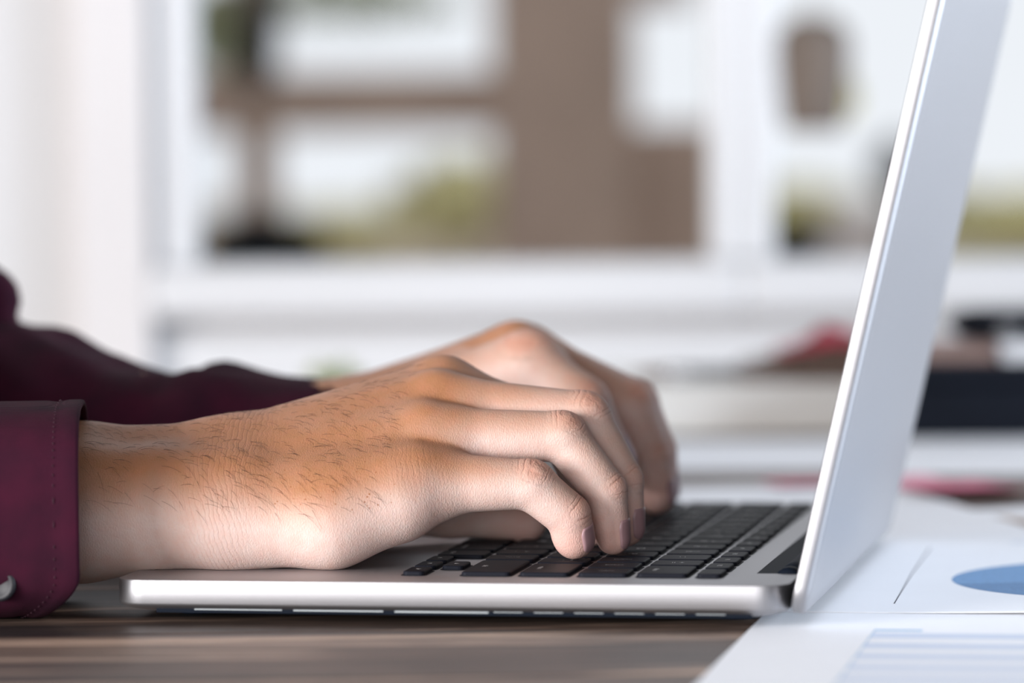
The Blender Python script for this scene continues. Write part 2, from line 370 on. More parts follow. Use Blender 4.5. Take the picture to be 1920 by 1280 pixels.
# ------------------------------------------------------------------ papers and things on the table
paper = mat('white_paper', (.90, .905, .93), .65, noise=.015, nscale=20)
blue1 = mat('print_blue', (.13, .30, .55), .6, noise=.12, nscale=500)
blue2 = mat('print_blue_deep', (.085, .22, .43), .6, noise=.18, nscale=700)
blue3 = mat('print_blue_pale', (.42, .58, .76), .6, noise=.06, nscale=500)
pale = mat('print_pale_blue', (.62, .69, .83), .65)
ink = mat('print_ink', (.03, .03, .05), .6)
def sheet(name, label, c, ang, wx, wy, z, lift=None, group='printed report sheets on the table'):
    e = empty(name, (c[0], c[1], z)); e.rotation_euler = (0, 0, ang); tag(e, label, 'paper', group)
    nx, ny = 24, 24; V = []; Fc = []
    for t in (.25, 0):
        for i in range(nx+1):
            for j in range(ny+1):
                x, y = (i/nx)*wx, (j/ny)*wy; V.append((x, y, t + (lift(x, y) if lift else 0)))
    n1 = (nx+1)*(ny+1)
    for i in range(nx):
        for j in range(ny):
            a = i*(ny+1)+j; Fc.append((a, a+ny+1, a+ny+2, a+1)); Fc.append((n1+a, n1+a+1, n1+a+ny+2, n1+a+ny+1))
    for i in range(nx):
        for a, b in ((i*(ny+1), (i+1)*(ny+1)), ((i+1)*(ny+1)+ny, i*(ny+1)+ny)): Fc.append((a, n1+a, n1+b, b))
    for j in range(ny):
        for a, b in ((j+1, j), (nx*(ny+1)+j, nx*(ny+1)+j+1)): Fc.append((a, n1+a, n1+b, b))
    pyd('page', V, Fc, paper, e); return e
def poly(name, pts, z, m, parent):
    return pyd(name, [(x, y, z) for x, y in pts], [tuple(range(len(pts)))], m, parent)
def lift1(x, y): return 3.6*max(0, (x-40)/170)**1.4*max(0, 1-y/120)**2
s1 = sheet('report_sheet', 'printed sheet with a blue pie chart lying behind the laptop lid', (196, 49, .30), 0, 215, 300, .32, lift1)
PC = np.array([322-196, 157-49]); PR = 67.5
def wedge(a0, a1, r, n=28): return [(PC[0], PC[1])] + [(PC[0]+r*math.cos(math.radians(a0+(a1-a0)*i/n)), PC[1]+r*math.sin(math.radians(a0+(a1-a0)*i/n))) for i in range(n+1)]
def zc(pts): return max(lift1(x, y) for x, y in pts)
for a0, a1, m_ in ((112, 197, blue1), (197, 318, blue2), (42, 112, blue3), (-42, 42, blue1)):
    pts = wedge(a0, a1, PR); pyd('pie_slice', [(x, y, .29+lift1(x, y)) for x, y in pts], [(0, i, i+1) for i in range(1, len(pts)-1)], m_, s1)
pts = [(46, 25), (43.4, 120), (42, 213)]
V = []; 
for x, y in pts: V += [(x-.22, y, .29), (x+.22, y, .29)]
pyd('chart_line', V, [(0, 1, 3, 2), (2, 3, 5, 4)], ink, s1)
for i in range(4): poly('chart_mark', [(70+i*26, 236), (84+i*26, 236), (84+i*26, 240), (70+i*26, 240)], .29, pale, s1)
s2 = sheet('report_sheet', 'near printed sheet with pale blue table rows at the lower right corner', (206.5, -250, 0), .012, 212, 303, .03)
for i in range(9):
    y1 = 250-6-i*26; poly('table_row', [(39-.06*i, y1), (200, y1), (200, y1-13), (39.5, y1-13)], .28, pale, s2)
poly('table_header', [(39, 254), (54, 254), (54, 249), (39, 249)], .285, blue3, s2)
for i in range(3): poly('table_column_line', [(39+i*55, 250), (39.5+i*55, 250), (39.5+i*55, 20), (39+i*55, 20)], .285, blue3, s2)
s3 = sheet('report_sheet', 'white sheet lying slantwise behind the laptop, its corner pointing right', tuple(np.array([243, 424]) - np.array([math.cos(.34), math.sin(.34)])*205 - np.array([-math.sin(.34), math.cos(.34)])*150), .34, 205, 297, .02)
a4 = math.atan2(.68, .72)
s4 = sheet('report_sheet', 'white sheet at the right picture edge with faint blue print', (236+190*math.sin(a4), 421-190*math.cos(a4)), a4, 297, 190, .06)
for i in range(3): poly('print_line', [(20, 150-i*36), (150, 150-i*36), (150, 145-i*36), (20, 145-i*36)], .28, blue3, s4)
s5 = sheet('report_sheet', 'white sheet beyond the far side of the laptop, left of its lid', (60, 615), YAW-.03, 297, 190, .03)
s6 = sheet('report_sheet', 'narrow strip of white sheet right behind the far laptop edge', (136, 368), YAW, 120, 42, .05)
s7 = sheet('report_sheet', 'white sheet in front of the black box to the right of the lid', (180, 600), YAW-.1, 297, 200, .12)
pink = mat('pink_plastic', (.80, .12, .25), .5); pink2 = mat('pink_paper', (.86, .30, .42), .6)
def strip(name, label, p0, p1, wd_, h, m, cat, dz=.3, group=None):
    p0 = np.array(p0); p1 = np.array(p1); d = p1-p0; L = np.linalg.norm(d); a = math.atan2(d[1], d[0])
    e = empty(name, (p0[0], p0[1], dz)); e.rotation_euler = (0, 0, a); tag(e, label, cat, group); return e, L
for p0, p1, lab in ((atZ(1745, 908)[:2], atZ(1880, 938)[:2], 'folded bright pink sticky note strip on the white sheet corner'), (atZ(1640, 908)[:2], atZ(1755, 905)[:2], 'pale pink sticky note strip beside the far lid edge'), (atZ(1512, 902)[:2], atZ(1560, 914)[:2], 'small pink sticky note tip left of the laptop lid')):
    e, L = strip('sticky_note', lab, p0, p1, 40, 1, pink, 'sticky note', .4, 'pink sticky notes behind the laptop')
    V = []; Fc = []
    for t in (.35, 0):
        for i in range(9):
            for j in range(5): V.append((L*i/8, -22+11*j, t+4.5*(i/8)**2*(1 if 'bright' in lab else .3)))
    for i in range(8):
        for j in range(4): a = i*5+j; Fc += [(a, a+5, a+6, a+1), (45+a, 46+a, 51+a, 50+a)]
    pyd('note', V, Fc, pink if 'bright' in lab or 'small' in lab else pink2, e)
# cream book with a pen on top
def room_at(px, b, z): k = b/8000; return room((px-960)*k, b, z)
bb = 2190.0; kb = bb/8000
def zpy(py, b): return CAM[2]-(py-252)*b/8000
def rb(name, label, cat, px0, px1, py0, py1, b, depth, m, bev, rot=0, part='body', base_z=None):
    k = b/8000; e = empty(name, room((.5*(px0+px1)-960)*k, b, zpy(py1, b) if base_z is None else base_z)); e.rotation_euler = (0, 0, YAW+rot); tag(e, label, cat)
    h = (py1-py0)*k; wx = (px1-px0)*k
    return e, wx, h
cream = mat('cream_cover', (.90, .88, .84), .6); pages = mat('book_pages', (.90, .885, .85), .8, stretch=(1, 1, 900), noise=.05, nscale=3)
e, wx, h = rb('closed_book', 'thick cream closed book lying beyond the laptop', 'book', 1140, 1640, 716, 812, bb, 190, cream, 1, base_z=.3)
h = 25
o = pyd('cover', *bevel_box((-wx/2, 0, 0), (wx/2, 190, 2.2), .6), cream, e); o = pyd('cover', *bevel_box((-wx/2, 0, h-2.2), (wx/2, 190, h), .6), cream, e)
pyd('page_block', *bevel_box((-wx/2+3, 3, 2.2), (wx/2-2, 188, h-2.2), .3), pages, e)
metal_pen = mat('pen_metal', (.62, .64, .66), .18, 1.0); brown_l = mat('brown_leather', (.13, .075, .05), .5, noise=.25, nscale=30); red_c = mat('red_cloth', (.40, .05, .08), .8, noise=.2, nscale=30); black_c = mat('black_case', (.007, .009, .015), .7, noise=.2, nscale=20, spec=.1)
pe = empty('pen', room_at(1300, bb+40, 25.3+4.3)); pe.rotation_euler = (0, 0, YAW+.08); tag(pe, 'slim silver pen lying on the cream book', 'pen')
pyd('barrel', *tube([(-14, 0, 0), (-12, 0, 0), (24, 0, 0), (26, 0, 0)], [3.6, 4.2, 4.2, 3.4], 16), metal_pen, pe, True)
pyd('tip', *tube([(-32, 0, 0), (-22, 0, 0), (-14, 0, 0)], [.8, 2.8, 3.6], 16), brown_l, pe, True)
pyd('end_cap', *loft([[np.array([x, r*math.cos(j*.3927), r*math.sin(j*.3927)]) for j in range(16)] for x, r in [(26, 3.6), (28, 5.2), (31, 5.6), (34, 4.4), (35.5, 1.5)]]), metal_pen, pe, True)
e, wx, h = rb('leather_pouch', 'brown leather pouch sloping up on the cream book', 'pouch', 1390, 1690, 650, 716, bb+30, 90, brown_l, 1, base_z=25.4)
V, Fc = loft([[np.array([-wx/2+wx*t, y, z*hh]) for y, z in [(0, .05), (4, 0), (80, 0), (86, .1), (86, .7), (78, 1), (10, 1), (2, .6)]] for t, hh in [(0, 5), (.03, 7), (.35, 13), (.7, 19), (.97, 20), (1, 17)]])
pyd('body', V, Fc, brown_l, e, True); pyd('zip', *tube([np.array([-wx/2+wx*t, -.4, hh*.55]) for t, hh in [(0.02, 6), (.35, 13), (.7, 19), (.97, 20)]], .9, 6), metal_pen, e)
e = empty('red_cloth', room_at(1532, bb+60, 25.4+15)); e.rotation_euler = (0, 0, YAW); tag(e, 'crumpled dark red cloth on top of the brown pouch', 'cloth')
V = []; Fc = []
for i in range(15):
    for j in range(9):
        x, y = -22+44*i/14, -22+44*j/8; V.append((x, y, max(.6, 9.5*math.exp(-((x-6)/13)**2-(y/16)**2)+1.6*math.sin(x*.5)*math.cos(y*.33)+ (x+22)*.11)))
for i in range(14):
    for j in range(8): a = i*9+j; Fc.append((a, a+9, a+10, a+1))
o = pyd('fold', V, Fc, red_c, e, True); sm = o.modifiers.new('thick', 'SOLIDIFY'); sm.thickness = .0012
e, wx, h = rb('black_box', 'large matt black box standing right of the laptop lid', 'box', 1695, 2050, 690, 832, 2140, 120, black_c, 2, base_z=.4)
h = zpy(692, 2140)
pyd('body', *bevel_box((-wx/2, 0, 0), (wx/2, 120, h*.72), 2.5), black_c, e); pyd('box_lid', *bevel_box((-wx/2-1, -1, h*.72+.6), (wx/2+1, 121, h), 2), black_c, e)
ztop = .4+h+.1
e, wx, h2 = rb('brown_notebook', 'brown notebook lying on the black box', 'notebook', 1720, 1875, 655, 690, 2170, 70, brown_l, 1, base_z=ztop)
for z0, z1, m_ in ((0, 1.4, brown_l), (6.6, 8, brown_l)): pyd('cover', *bevel_box((-wx/2, 0, z0), (wx/2, 70, z1), .4), mat('notebook_cover', (.26, .16, .14), .6), e)
pyd('page_block', *bevel_box((-wx/2+1, 1, 1.4), (wx/2-1.5, 69, 6.6), .2), mat('notebook_pages', (.32, .22, .19), .8), e)
e, wx, h2 = rb('white_note_pad', 'small white note pad on the black box at the right edge', 'note pad', 1880, 2040, 650, 692, 2170, 60, paper, 1, base_z=ztop)
for i in range(4): pyd('pad_sheet', *bevel_box((-wx/2, 0, i*2.2), (wx/2, 60, i*2.2+2), .2), paper, e)
e, wx, h2 = rb('glasses_case', 'black glasses case on top of the stacked notebooks', 'case', 1790, 1990, 603, 652, 2190, 50, black_c, 3, base_z=ztop+8.8)
V, Fc = loft([[np.array([x, 8+24*s*math.cos(j*.3927)+12, 8.5+8.5*s*math.sin(j*.3927)]) for j in range(16)] for x, s in [(-wx/2, .4), (-wx/2+3, .75), (-wx/2+10, .97), (0, 1), (wx/2-10, .97), (wx/2-3, .75), (wx/2, .4)]])
pyd('shell', V, Fc, black_c, e, True); pyd('clasp', *bevel_box((-5, -5.4, 4.6), (5, -3.2, 9), .6), metal_pen, e)
# small succulent behind the left wrist
e = empty('succulent', tuple(atZ(625, 762)[:2])+(0,)); tag(e, 'small green succulent in a low dish behind the far wrist', 'plant')
pyd('dish', *loft([[np.array([r*math.cos(j*.3927), r*math.sin(j*.3927), z]) for j in range(16)] for r, z in [(11, 0), (15, 3), (17, 10), (15.5, 10), (14, 7)]]), mat('dish_glaze', (.30, .31, .30), .4), e, True)
for i in range(14):
    a = i*2.4; tl = .25+.07*i; d = np.array([math.cos(a)*math.sin(1.25-tl*.7), math.sin(a)*math.sin(1.25-tl*.7), math.cos(1.25-tl*.7)])
    pyd('leaf', *tube([np.array([0, 0, 8.])+d*q for q in (2, 8, 16, 21)], [2.2, 3.6, 3.2, .4], 6), leaf_g, e, True)

#PART3
# ------------------------------------------------------------------ person: signed-distance modelling of hands, arms and shirt
def cone(P, a, b, ra, rb):
    a = np.asarray(a, np.float32); b = np.asarray(b, np.float32); d = b-a; L = float(d@d)
    q = P-a; t = np.clip((q@d)/L, 0, 1)
    q = q - t[:, None]*d
    return np.sqrt(np.einsum('ij,ij->i', q, q)) - (ra + (rb-ra)*t)
def smin(a, b, k):
    h = np.maximum(k-np.abs(a-b), 0)/k; return np.minimum(a, b) - h*h*k*.25
def chain_d(P, c, k):
    d = None
    for i in range(len(c)-1):
        e = cone(P, c[i][:3], c[i+1][:3], c[i][3], c[i+1][3]); d = e if d is None else smin(d, e, k)
    return d
def nets(sdf, lo, hi, h, project=2):
    lo = np.array(lo, float); n = np.ceil((np.array(hi)-lo)/h).astype(int)+1
    xs = [(lo[i]+h*np.arange(n[i])).astype(np.float32) for i in range(3)]
    f = np.empty(n, np.float32); yz = np.stack(np.meshgrid(xs[1], xs[2], indexing='ij'), -1).reshape(-1, 2); st = max(1, 400000//len(yz))
    for i0 in range(0, n[0], st):
        i1 = min(n[0], i0+st); P = np.empty(((i1-i0), len(yz), 3), np.float32); P[:, :, 0] = xs[0][i0:i1, None]; P[:, :, 1:] = yz[None]
        f[i0:i1] = sdf(P.reshape(-1, 3)).reshape(i1-i0, n[1], n[2])
    for ax in range(3):                                  # close the surface at the border of the block
        sl = [slice(None)]*3; sl[ax] = 0; f[tuple(sl)] = np.maximum(f[tuple(sl)], .5*h); sl[ax] = -1; f[tuple(sl)] = np.maximum(f[tuple(sl)], .5*h)
    ins = f < 0; c = [n[0]-1, n[1]-1, n[2]-1]
    acc = np.zeros((*c, 3), np.float32); cnt = np.zeros(c, np.int8)
    def sub(A, o): return A[o[0]:o[0]+c[0], o[1]:o[1]+c[1], o[2]:o[2]+c[2]]
    for ax in range(3):
        u, v = [q for q in range(3) if q != ax]
        for ou in (0, 1):
            for ov in (0, 1):
                o0 = [0, 0, 0]; o0[u] = ou; o0[v] = ov; o1 = list(o0); o1[ax] = 1
                a, b = sub(f, o0), sub(f, o1); mk = sub(ins, o0) != sub(ins, o1)
                t = np.where(mk, a/np.where(mk, a-b, 1), 0)
                acc[..., ax] += t; acc[..., u] += mk*ou; acc[..., v] += mk*ov; cnt += mk
    act = cnt > 0; idx = -np.ones(c, np.int64); ci = np.argwhere(act); idx[act] = np.arange(len(ci))
    V = lo + h*(ci + acc[act]/cnt[act][:, None]); Q = []
    for ax in range(3):
        u, v = [(1, 2), (2, 0), (0, 1)][ax]
        s0 = [slice(None)]*3; s1 = [slice(None)]*3; s0[ax] = slice(0, -1); s1[ax] = slice(1, None)
        A, Bm = ins[tuple(s0)], ins[tuple(s1)]; e = np.argwhere(A != Bm); e = e[(e[:, u] > 0) & (e[:, v] > 0) & (e[:, u] < c[u]) & (e[:, v] < c[v])]
        flip = A[tuple(e.T)]
        def g(du, dv): q = e.copy(); q[:, u] -= du; q[:, v] -= dv; return idx[tuple(q.T)]
        q = np.stack([g(1, 1), g(0, 1), g(0, 0), g(1, 0)], 1); q[~flip] = q[~flip][:, ::-1]; Q.append(q)
    Q = np.concatenate(Q)
    V = V.astype(np.float32); edge = np.any((V < lo+1.6*h) | (V > np.array(xs and [x[-1] for x in xs])-1.6*h), 1)
    G = grad(sdf, V)
    for _ in range(project):
        d = sdf(V); d = np.clip(d, -h, h); st_ = d[:, None]*G; st_[edge] = 0; V = (V-st_).astype(np.float32); G = grad(sdf, V)
    return V, Q, G
def grad(sdf, V, e=.25):
    G = np.stack([sdf(V+np.eye(3, dtype=np.float32)[i]*e)-sdf(V-np.eye(3, dtype=np.float32)[i]*e) for i in range(3)], 1)
    return G/np.maximum(np.linalg.norm(G, axis=1, keepdims=True), 1e-6)
def px(p): return (*atY(p[0], p[1], p[2]), p[3])
def ss(a, b, x): t = np.clip((x-a)/(b-a), 0, 1); return t*t*(3-2*t)

# near (right) hand: joints as pixel, depth and radius
R = dict(
 pinky=[px(p) for p in ((785, 905, 52, 11.6), (995, 908, 57, 8.0), (1067, 965, 60, 6.9), (1077, 1010, 62, 6.7))],
 ring=[px(p) for p in ((800, 822, 70, 11.4), (1054, 817, 75, 8.1), (1137, 919, 76, 6.7), (1150, 1008, 77, 5.6))],
 middle=[px(p) for p in ((822, 762, 90, 11.6), (1094, 784, 92, 9.0), (1162, 902, 92, 7.8), (1172, 988, 92, 6.6))],
 index=[px(p) for p in ((831, 736, 109, 11.6), (1062, 808, 112, 9.0), (1104, 905, 112, 7.9), (1118, 984, 110, 6.8))],
 thumb=[px(p) for p in ((540, 940, 84, 15), (690, 935, 112, 13.5), (840, 950, 128, 9.8), (985, 974, 136, 7.8))])
Rmeta = [[px((430, 962, 41, 14.0)), R['pinky'][0]], [px((430, 928, 50, 14.5)), R['ring'][0]], [px((430, 895, 60, 15)), R['middle'][0]], [px((430, 876, 71, 15)), R['index'][0]]]
Rhyp = [px((430, 985, 38, 12.6)), px((620, 982, 40, 13.2)), px((740, 946, 46, 12.0))]
Rarm = [[px((430, 878, 68, 15.5)), px((150, 897, 62, 17.5)), (-225, 5, 44, 27)], [px((430, 945, 44, 16.5)), px((300, 955, 42, 19.5)), px((150, 961, 40, 21.5)), (-225, -15, 36, 29)]]
# far (left) hand
L = dict(
 index=[px(p) for p in ((968, 664, 232, 11.8), (1180, 762, 228, 9.2), (1220, 855, 226, 7.8), (1232, 928, 226, 6.9))],
 middle=[px(p) for p in ((985, 668, 251, 11.6), (1188, 757, 250, 9.2), (1228, 845, 250, 7.9), (1240, 915, 250, 6.9))],
 ring=[px(p) for p in ((975, 685, 268, 11), (1170, 762, 270, 8.8), (1215, 845, 270, 7.6), (1228, 908, 270, 6.6))],
 pinky=[px(p) for p in ((945, 715, 284, 10.5), (1095, 775, 288, 8), (1150, 840, 288, 7), (1165, 898, 288, 6.2))],
 thumb=[px(p) for p in ((700, 800, 222, 14), (990, 686, 203, 12.2), (1090, 760, 197, 9.8), (1150, 862, 206, 8.2))])
Lmeta = [[px((640, 800, 236, 15)), L['index'][0]], [px((640, 800, 248, 15)), L['middle'][0]], [px((640, 815, 259, 14.5)), L['ring'][0]], [px((640, 830, 270, 14)), L['pinky'][0]]]
Lhyp = [px((650, 835, 275, 13)), px((760, 820, 278, 14)), px((880, 765, 280, 12))]
Larm = [[px((640, 802, 238, 15.5)), px((420, 815, 236, 17)), (-190, 300, 60, 28)], [px((640, 818, 264, 16)), px((420, 835, 268, 20)), (-190, 320, 56, 28)]]
def make_hand(Fg, meta, hyp, arm, clipx, webz=0.0):
    def sdf(P):
        palm = None
        for m_ in meta:
            e = cone(P, m_[0][:3], m_[1][:3], m_[0][3], m_[1][3]); palm = e if palm is None else smin(palm, e, 11)
        palm = smin(palm, chain_d(P, hyp, 8), 14)
        fa = smin(chain_d(P, arm[0], 8), chain_d(P, arm[1], 8), 12)
        palm = smin(palm, fa, 10)
        th = chain_d(P, Fg['thumb'], 5); palm = smin(palm, cone(P, Fg['thumb'][0][:3], Fg['thumb'][1][:3], Fg['thumb'][0][3], Fg['thumb'][1][3]), 12)
        palm = smin(palm, cone(P, (np.array(Fg['thumb'][0][:3])*.3+np.array(Fg['thumb'][1][:3])*.7)-[0, 0, webz], np.array(Fg['index'][0][:3])-[0, 0, webz], 7, 7), 10)
        fs = None; seq = ('pinky', 'ring', 'middle', 'index')
        for nm in seq:
            c = Fg[nm]; d = cone(P, c[0][:3], c[1][:3], c[0][3]*.92, c[1][3])
            d = smin(d, cone(P, c[1][:3], c[2][:3], c[1][3], c[2][3]), 2.2)
            d = smin(d, cone(P, c[2][:3], c[3][:3], c[2][3], c[3][3]), 1.6)
            for j in (1, 2):                                     # fleshy palmar pad of each phalanx
                p0, p1, p2 = (np.array(c[q][:3]) for q in (j-1, j, j+1)); o_ = (p1-p0)/np.linalg.norm(p1-p0) - (p2-p1)/np.linalg.norm(p2-p1); o_ /= np.linalg.norm(o_)+1e-6
                q0, q1 = p1+(p2-p1)*.32-o_*.5, p1+(p2-p1)*.72-o_*.6; rr = .5*(c[j][3]+c[j+1][3])*.96
                d = smin(d, cone(P, q0, q1, rr, rr), 1.6)
            fs = d if fs is None else smin(fs, d, 1.0)
        for n0, n1 in zip(seq[:-1], seq[1:]):                    # webs between the finger roots
            a = .80*np.array(Fg[n0][0][:3])+.20*np.array(Fg[n0][1][:3]); b = .80*np.array(Fg[n1][0][:3])+.20*np.array(Fg[n1][1][:3])
            palm = smin(palm, cone(P, a-[0, 0, 2], b-[0, 0, 2], 7.5, 7.5), 6)
        d = smin(palm, fs, 5.5); d = smin(d, th, 3)
        fl = 14.06 - P[:, 2]
        on = P[:, 0] > clipx
        return np.where(on, np.maximum(d, fl), d)
    return sdf
sdR = make_hand(R, Rmeta, Rhyp, Rarm, 1.0); sdL = make_hand(L, Lmeta, Lhyp, Larm, 1.0, 7.0)
HV = 0.95
VR, QR, GR = nets(sdR, (-62, 8, 0), (172, 150, 92), HV)
VL, QL, GL = nets(sdL, (-62, 185, 4), (172, 308, 100), 1.5)
# coarse rest of the body, hidden inside the shirt
SHR = (-300, -25, 330); SHL = (-300, 345, 335)
def sd_body(P):
    d = cone(P, (-330, 160, -260), (-320, 160, 300), 118, 120)
    d = smin(d, cone(P, SHR, SHL, 52, 52), 40)
    d = smin(d, cone(P, SHR, (-235, -15, 42), 42, 31), 25); d = smin(d, cone(P, SHL, (-200, 312, 58), 42, 31), 25)
    d = smin(d, cone(P, (-235, -10, 42), (-50, 46, 36), 30, 18), 10); d = smin(d, cone(P, (-200, 312, 58), (-50, 258, 44), 30, 18), 10)
    return smin(d, cone(P, (-320, 160, 380), (-315, 160, 440), 52, 50), 30)
VB, QB, GB = nets(sd_body, (-470, -110, -390), (-35, 420, 420), 9.0, 1)

def finger_attr(V, Fg, pal):
    fu = np.zeros(len(V), np.float32); mk = np.zeros(len(V), np.float32); fing = np.zeros(len(V), np.float32); best = np.full(len(V), 1e9, np.float32)
    for nm, c in Fg.items():
        run = 0.0
        for i in range(3):
            a, b = np.array(c[i][:3], np.float32), np.array(c[i+1][:3], np.float32); d = b-a; Ln = float(np.linalg.norm(d)); t = np.clip((V-a)@d/Ln**2, 0, 1)
            q = np.linalg.norm(V-a-t[:, None]*d, axis=1) - (c[i][3]+(c[i+1][3]-c[i][3])*t); s = q < best
            best[s] = q[s]; fu[s] = (run+t*Ln)[s]
            m1 = np.zeros_like(t)
            for j, sg in ((1, 4.2), (2, 2.8)):
                p0, p1, p2 = (np.array(c[q][:3]) for q in (j-1, j, j+1)); o_ = (p1-p0)/np.linalg.norm(p1-p0) - (p2-p1)/np.linalg.norm(p2-p1); o_ /= np.linalg.norm(o_)+1e-6
                arc = sum(np.linalg.norm(np.array(c[q+1][:3])-np.array(c[q][:3])) for q in range(j))
                rel = (V-p1.astype(np.float32)); dors = rel@o_/np.maximum(np.linalg.norm(rel, axis=1), 1e-3)
                m1 = np.maximum(m1, np.exp(-(((run+t*Ln)-arc)/sg)**2)*ss(.15, .75, dors))
            mk[s] = m1[s]; fing[s] = (1.0 if (i > 0) else 0)*np.ones(s.sum())+((i == 0)*ss(.0, .85, t))[s]
            run += Ln
    return fu, mk, np.clip(fing, 0, 1)
def skin_attrs(V, G, Fg, wx):
    fu, mk, fing = finger_attr(V, Fg, None)
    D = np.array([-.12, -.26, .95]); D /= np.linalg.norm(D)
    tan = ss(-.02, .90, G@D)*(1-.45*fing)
    wr = np.exp(-((V[:, 0]-wx)/11)**2)*(1-fing)*.45; wr = np.maximum(wr, .26*np.exp(-(np.linalg.norm(V-(np.array(Fg['pinky'][0][:3])+[-2, -9, 5]), axis=1)/11)**2)); wr = np.maximum(wr, .25*np.exp(-(np.linalg.norm(V-(np.array(Fg['pinky'][0][:3])+[8, -6, -12]), axis=1)/9)**2))
    line = np.where(mk > .05, fu, V[:, 0]+.25*V[:, 2]).astype(np.float32)
    tipm = np.zeros(len(V))
    for nm, c in Fg.items(): tipm = np.maximum(tipm, np.exp(-(np.linalg.norm(V-np.array(c[3][:3]), axis=1)/11)**2))
    return tan, np.maximum(mk, wr), line, tipm, mk
aR = skin_attrs(VR, GR, R, 26); aL = skin_attrs(VL, GL, L, 0)
def skin_mat():
    m, t, p = new_mat('skin'); N = t.nodes.new; lk = t.links.new
    def at(n):
        a = N('ShaderNodeAttribute'); a.attribute_name = n; return a.outputs['Fac']
    def mth(op, a, b=None):
        q = N('ShaderNodeMath'); q.operation = op
        for i, x in enumerate((a, b)):
            if x is None: continue
            if isinstance(x, (int, float)): q.inputs[i].default_value = x
            else: lk(x, q.inputs[i])
        return q.outputs[0]
    def mixc(f, a, b, blend='MIX'):
        q = N('ShaderNodeMix'); q.data_type = 'RGBA'; q.blend_type = blend
        for i, x in ((0, f), (6, a), (7, b)):
            if isinstance(x, (int, float)): q.inputs[i].default_value = x
            elif isinstance(x, tuple): q.inputs[i].default_value = (*x, 1)
            else: lk(x, q.inputs[i])
        return q.outputs[2]
    tc = N('ShaderNodeTexCoord')
    def noise(sc, det=4, vec=None):
        q = N('ShaderNodeTexNoise'); q.inputs['Scale'].default_value = sc; q.inputs['Detail'].default_value = det; lk(vec or tc.outputs['Object'], q.inputs[0]); return q.outputs[0]
    big = noise(55, 3); mid = noise(260, 4); fine = noise(1500, 3)
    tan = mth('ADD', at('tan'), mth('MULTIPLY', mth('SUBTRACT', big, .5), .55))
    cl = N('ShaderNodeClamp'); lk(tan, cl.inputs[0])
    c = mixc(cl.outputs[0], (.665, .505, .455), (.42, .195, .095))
    c = mixc(mth('MULTIPLY', mth('SUBTRACT', mid, .35), .55), c, (.62, .25, .17))
    c = mixc(mth('MULTIPLY', at('tipm'), .55), c, (.60, .27, .22))
    c = mixc(mth('MULTIPLY', at('knu'), .30), c, (.62, .28, .20))
    # follicle dots on the back of the hand and wrist
    vo = N('ShaderNodeTexVoronoi'); vo.inputs['Scale'].default_value = 420; lk(tc.outputs['Object'], vo.inputs[0])
    dots = mth('MULTIPLY', mth('LESS_THAN', vo.outputs['Distance'], .13), mth('MULTIPLY', at('dots'), .95))
    c = mixc(dots, c, (.34, .135, .06))
    # crease lines
    ph = mth('ADD', mth('MULTIPLY', at('line'), 3.6), mth('MULTIPLY', noise(120, 4), 16.0))
    ln_ = mth('POWER', mth('ADD', mth('MULTIPLY', mth('SINE', ph), .5), .5), 4.0)
    lm = mth('MULTIPLY', ln_, at('wrk'))
    c = mixc(mth('MULTIPLY', lm, .28), c, (.45, .17, .11))
    lk(c, p.inputs['Base Color']); p.inputs['Roughness'].default_value = .52; p.inputs['Specular IOR Level'].default_value = .35
    p.inputs['Subsurface Weight'].default_value = .12; p.inputs['Subsurface Radius'].default_value = (1, .4, .22); p.inputs['Subsurface Scale'].default_value = .003
    # fine relief: cross-hatched skin cells and creases
    mp = N('ShaderNodeMapping'); mp.inputs['Rotation'].default_value = (0, .5, .35); mp.inputs['Scale'].default_value = (2.2, 1, 1); lk(tc.outputs['Object'], mp.inputs[0])
    v2 = N('ShaderNodeTexVoronoi'); v2.inputs['Scale'].default_value = 620; v2.feature = 'DISTANCE_TO_EDGE'; lk(mp.outputs[0], v2.inputs[0])
    hgt = mth('ADD', mth('MULTIPLY', mth('MINIMUM', v2.outputs['Distance'], .25), .8), mth('MULTIPLY', fine, .25))
    hgt = mth('SUBTRACT', hgt, mth('MULTIPLY', lm, .9))
    b = N('ShaderNodeBump'); b.inputs['Strength'].default_value = .5; b.inputs['Distance'].default_value = .0005
    lk(hgt, b.inputs['Height']); lk(b.outputs[0], p.inputs['Normal'])
    return m
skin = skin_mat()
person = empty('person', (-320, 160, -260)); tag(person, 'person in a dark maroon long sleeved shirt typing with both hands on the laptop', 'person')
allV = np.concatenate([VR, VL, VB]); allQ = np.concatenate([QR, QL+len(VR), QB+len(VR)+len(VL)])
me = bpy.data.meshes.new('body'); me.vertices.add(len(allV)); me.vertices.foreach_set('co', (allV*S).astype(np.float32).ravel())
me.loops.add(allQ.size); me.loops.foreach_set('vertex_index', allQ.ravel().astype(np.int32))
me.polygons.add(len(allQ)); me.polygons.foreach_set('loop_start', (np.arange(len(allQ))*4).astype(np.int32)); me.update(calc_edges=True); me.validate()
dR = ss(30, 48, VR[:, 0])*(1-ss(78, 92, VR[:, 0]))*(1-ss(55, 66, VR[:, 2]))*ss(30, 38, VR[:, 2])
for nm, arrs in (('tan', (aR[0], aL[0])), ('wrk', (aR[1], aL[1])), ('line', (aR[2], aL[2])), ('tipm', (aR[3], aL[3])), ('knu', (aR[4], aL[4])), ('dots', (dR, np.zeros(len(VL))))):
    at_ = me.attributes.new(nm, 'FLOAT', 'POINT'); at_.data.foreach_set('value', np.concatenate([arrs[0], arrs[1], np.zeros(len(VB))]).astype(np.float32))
body = keep(link('body', me, skin, smooth=True), person)
